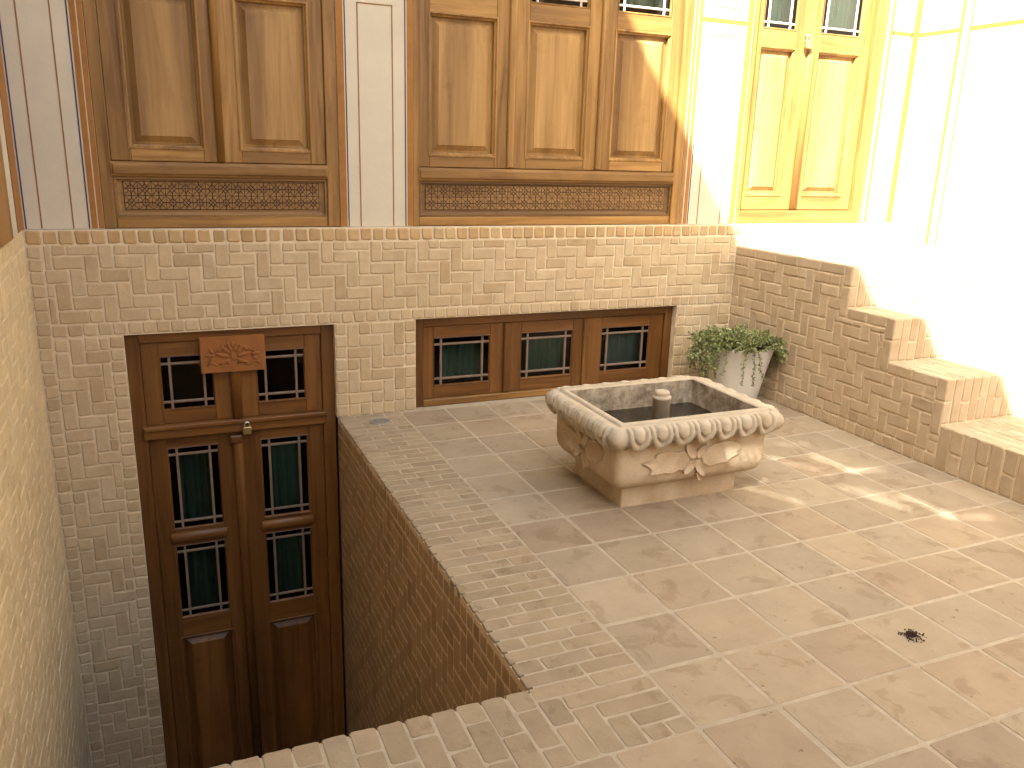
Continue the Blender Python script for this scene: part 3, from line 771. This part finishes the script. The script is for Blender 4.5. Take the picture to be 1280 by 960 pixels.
# egg and dart moulding on the rim
RP = [(.052, .451), (.028, .446), (.008, .427), (.0, .402), (.002, .380), (.014, .358), (.034, .348)]
def rim_pt(side, u, s, h):
    k = s*(len(RP)-1); i = min(int(k), len(RP)-2); f = k-i
    q = RP[i][0]*(1-f)+RP[i+1][0]*f; z = RP[i][1]*(1-f)+RP[i+1][1]*f
    dq, dz = q-.05, z-.408; L = math.hypot(dq, dz); q += dq/L*h; z += dz/L*h
    return {'front': (u, RY0+q, z), 'back': (u, RY1-q, z), 'left': (RX0+q, u, z), 'right': (RX1-q, u, z)}[side]
def egg(side, u, w):
    m = MB(); nu, ns = 33, 25
    for a in range(nu):
        for c in range(ns):
            x = -1+2*a/(nu-1); q = c/(ns-1)
            e = math.hypot(x, max(0, q-.34)/.64)
            if e < .48: h = -.004+.020*math.sqrt(1-(e/.48)**2)
            elif e < .58: h = -.007
            elif e < .95: h = -.003+.012*max(0, 1-((e-.765)/.19)**4)
            else: h = -.009+(.008*(1-abs(abs(x)-1)*8) if abs(x) > .88 and q > .45 else 0)
            h = (h+.0095)*min(1, max(0, q-.09)/.20)-.0005
            m.v.append(rim_pt(side, u+x*w*.5, q, h))
    for a in range(nu-1):
        for c in range(ns-1): m.face((a*ns+c, a*ns+ns+c, a*ns+ns+c+1, a*ns+c+1), 0, True)
    m.build('egg_carving', 'sandstone_rim', rim)
for k in range(7): egg('front', RX0+.07+(RX1-RX0-.14)*(k+.5)/7, (RX1-RX0-.14)/7)
for k in range(6):
    for sd_ in ('left', 'right'): egg(sd_, RY0+.07+(RY1-RY0-.14)*(k+.5)/6, (RY1-RY0-.14)/6)
for k in range(7): egg('back', RX0+.07+(RX1-RX0-.14)*(k+.5)/7, (RX1-RX0-.14)/7)
# carved leaves and flowers on the bowl
def rel(pts, side, h, name, ridge=None):
    m = MB(); cx = sum(p[0] for p in pts)/len(pts); cz = sum(p[1] for p in pts)/len(pts)
    def mp(a, c, d):
        return {'front': (1.362+a, BY0-d, .245+c), 'left': (BX0-d, -1.58-a, .245+c), 'right': (BX1+d, -1.58+a, .245+c)}[side]
    rs = []
    for k, d in ((1.0, -.003), (.985, h*.85), (.93, h), (.86, h*.9), (.5, h*.62), (.2, h*.5)):
        rs.append([mp(cx+(p[0]-cx)*k, cz+(p[1]-cz)*k, d) for p in pts])
    m.rings(rs, 0, False, True, False)
    o = m.build(name, 'sandstone', bowl)
LEAF_L = [(-.03, .02), (-.07, .052), (-.11, .046), (-.14, .055), (-.19, .058), (-.225, .05), (-.235, .028), (-.275, .02), (-.305, .012), (-.27, -.008), (-.25, -.03), (-.26, -.052), (-.21, -.055), (-.17, -.052), (-.13, -.06), (-.09, -.045), (-.05, -.05), (-.04, -.02)]
LEAF_R = [(.03, .01), (.06, .045), (.10, .065), (.16, .075), (.21, .072), (.24, .055), (.265, .045), (.27, .025), (.25, .015), (.262, -.002), (.22, -.018), (.19, -.04), (.13, -.042), (.08, -.05), (.05, -.03)]
for sd_, kx in (('front', 1.0), ('left', .78), ('right', .78)):
    rel([(x*kx, z) for x, z in LEAF_L], sd_, .011, 'carved_leaf'); rel([(x*kx, z) for x, z in LEAF_R], sd_, .009, 'carved_leaf')
    for a, L, w in ((2.2, .095, .052), (.85, .085, .046), (-1.0, .10, .05), (-2.35, .085, .046)):
        rel(petal(.008*math.cos(a), .01*math.sin(a), a, L, w), sd_, .016, 'carved_petal')
    rel(petal(.018, -.07, -1.2, .05, .024), sd_, .012, 'carved_petal')

# ------------------------------------------------------------------ planter and trailing plant
PX, PY = 2.735, -.462
pt = empty('planter', (0, 0, 0), 'off white tapered planter in the corner beside the stair wall', 'planter')
m = MB(); prof = [(.150, .0), (.156, .006), (.175, .10), (.20, .22), (.228, .34), (.243, .40), (.247, .41), (.244, .416), (.236, .415), (.228, .40), (.222, .36)]
m.rings([[(PX+r*math.cos(2*math.pi*k/40), PY+r*math.sin(2*math.pi*k/40), z) for k in range(40)] for r, z in prof], 0, True, False, True)
m.build('pot', 'pot', pt)
m = MB(); m.rings([[(PX+r*math.cos(2*math.pi*k/24), PY+r*math.sin(2*math.pi*k/24), z) for k in range(24)] for r, z in ((.224, .37), (.12, .39))], 0, False, True, True)
m.build('potting_soil', 'soil', pt)
pl = empty('trailing_plant', (0, 0, 0), 'bushy trailing green succulent spilling over the off white planter', 'plant')
R = random.Random(11); lv = MB(); sm = MB()
def leaflet(p, d, s):
    d = d.normalized(); u = d.cross(Vector((R.uniform(-1, 1), R.uniform(-1, 1), R.uniform(.2, 1)))).normalized(); n_ = u.cross(d)
    a = len(lv.v); w = s*.44
    lv.v += [tuple(p), tuple(p+d*s*.5+u*w+n_*s*.10), tuple(p+d*s*1.0-n_*s*.05), tuple(p+d*s*.5-u*w+n_*s*.10)]
    lv.face((a, a+1, a+2)); lv.face((a, a+2, a+3))
def strand(ang, r0, z0, length, droop, up):
    p = Vector((PX+r0*math.cos(ang), PY+r0*math.sin(ang), z0)); d = Vector((math.cos(ang), math.sin(ang), up)).normalized()
    pts = [p.copy()]; n = max(4, int(length/.018))
    for k in range(n):
        d = (d+Vector((R.uniform(-.25, .25), R.uniform(-.25, .25), -droop+R.uniform(-.15, .15)))).normalized()
        q = p+d*.018
        rr = math.hypot(q.x-PX, q.y-PY)
        if q.z < .418 and rr < .262:                    # slide down the outside of the pot
            f = .264/max(rr, .01); q.x = PX+(q.x-PX)*f; q.y = PY+(q.y-PY)*f
        q.x = min(q.x, XR-.012); q.y = min(q.y, -.012); q.z = max(q.z, .2)
        p = q; pts.append(p.copy())
        for _ in range(4):
            ld = (d*.5+Vector((R.uniform(-1, 1), R.uniform(-1, 1), R.uniform(-.4, 1.0)))).normalized()
            leaflet(p+Vector((R.uniform(-.006, .006), R.uniform(-.006, .006), R.uniform(-.004, .006))), ld, R.uniform(.012, .021))
    sm.tube(pts, .0016, 4)
for k in range(290):
    a = R.uniform(0, 2*math.pi); r0 = .21*math.sqrt(R.random())
    strand(a, r0, .40+R.uniform(0, .03), R.uniform(.06, .12), R.uniform(.05, .2), R.uniform(.6, 1.8))
for k in range(30):
    a = R.uniform(.2, 1.15)*math.pi
    strand(a, R.uniform(.15, .21), .42, R.uniform(.16, .27), R.uniform(.22, .34), R.uniform(.3, .8))
for k in range(8):
    a = R.choice((math.pi*1.02, math.pi*1.1, math.pi*1.38, math.pi*1.42, -.25, -.1))+R.uniform(-.1, .1)
    strand(a, .2, .42, R.uniform(.27, .34), .3, .5)
for k in range(22):
    strand(R.uniform(-1.0, -.1), .19, .42, R.uniform(.14, .24), R.uniform(.2, .3), R.uniform(.5, .9))
for k in range(14):                                    # leans to the window side
    strand(math.pi*R.uniform(.85, 1.2), .18, .42, R.uniform(.2, .3), .2, .6)
lv.build('foliage', 'leaf', pl, 'stuff'); sm.build('stems', 'stem', pl, 'stuff')

# ------------------------------------------------------------------ small things on the terrace
m = MB()
def disc(m, cx, cy, prof, n=28, x=1.0, y=1.0):
    m.rings([[(cx+r*x*math.cos(2*math.pi*k/n), cy+r*y*math.sin(2*math.pi*k/n), z) for k in range(n)] for r, z in prof], 0, False, True, True)
disc(m, .235, -.163, [(.066, -.006), (.066, .004), (.060, .006), (.052, .006), (.050, .002), (.046, .002)])
dr = tag(m.build('drain_cover', 'drain_metal'), 'small round metal drain cover set in the brick edging by the wall', 'drain')
for a in (-.024, -.008, .008, .024):
    q = MB(); L = math.sqrt(.046**2-a*a); q.box(.235-L, .235+L, -.163+a-.004, -.163+a+.004, .002, .0055); q.build('bar', 'drain_metal', dr)
m = MB(); R = random.Random(4)
for k in range(260):
    r = abs(R.gauss(0, .014)) if k < 225 else R.uniform(.022, .046); a = R.uniform(0, 2*math.pi)
    x, y = hole[0]+r*math.cos(a)*1.15, hole[1]+r*math.sin(a); s = R.uniform(.0022, .006); z = max(0, .010-r*.35)*R.random()
    c = Vector((x, y, z+s*.4)); vs = [c+Vector((R.uniform(.5, 1)*s*i, R.uniform(.5, 1)*s*j, R.uniform(.5, 1)*s*l)) for i, j, l in ((1, 0, 0), (-1, 0, 0), (0, 1, 0), (0, -1, 0), (0, 0, 1), (0, 0, -1))]
    b0 = len(m.v); m.v += [tuple(v) for v in vs]
    for q in ((0, 2, 4), (2, 1, 4), (1, 3, 4), (3, 0, 4), (2, 0, 5), (1, 2, 5), (3, 1, 5), (0, 3, 5)): m.face([b0+i for i in q])
tag(m.build('spilled_soil', 'soil'), 'small heap of black soil crumbs on a terrace tile', 'soil', kind='stuff')

# ------------------------------------------------------------------ each Empty goes to the base of its thing
for o in list(bpy.data.objects):
    if o.type == 'EMPTY':
        pts = [c.matrix_basis @ Vector(v) for c in o.children for v in c.bound_box]
        base = Vector(((min(p.x for p in pts)+max(p.x for p in pts))/2, (min(p.y for p in pts)+max(p.y for p in pts))/2, min(p.z for p in pts)))
        o.location = base
        for c in o.children: c.location = c.location-base
# ------------------------------------------------------------------ to real size (0.25 m tiles)
SM = Matrix.Scale(K, 4)
for me in bpy.data.meshes: me.transform(SM)
for o in bpy.data.objects:
    if o.type in ('MESH', 'EMPTY'): o.location = o.location*K
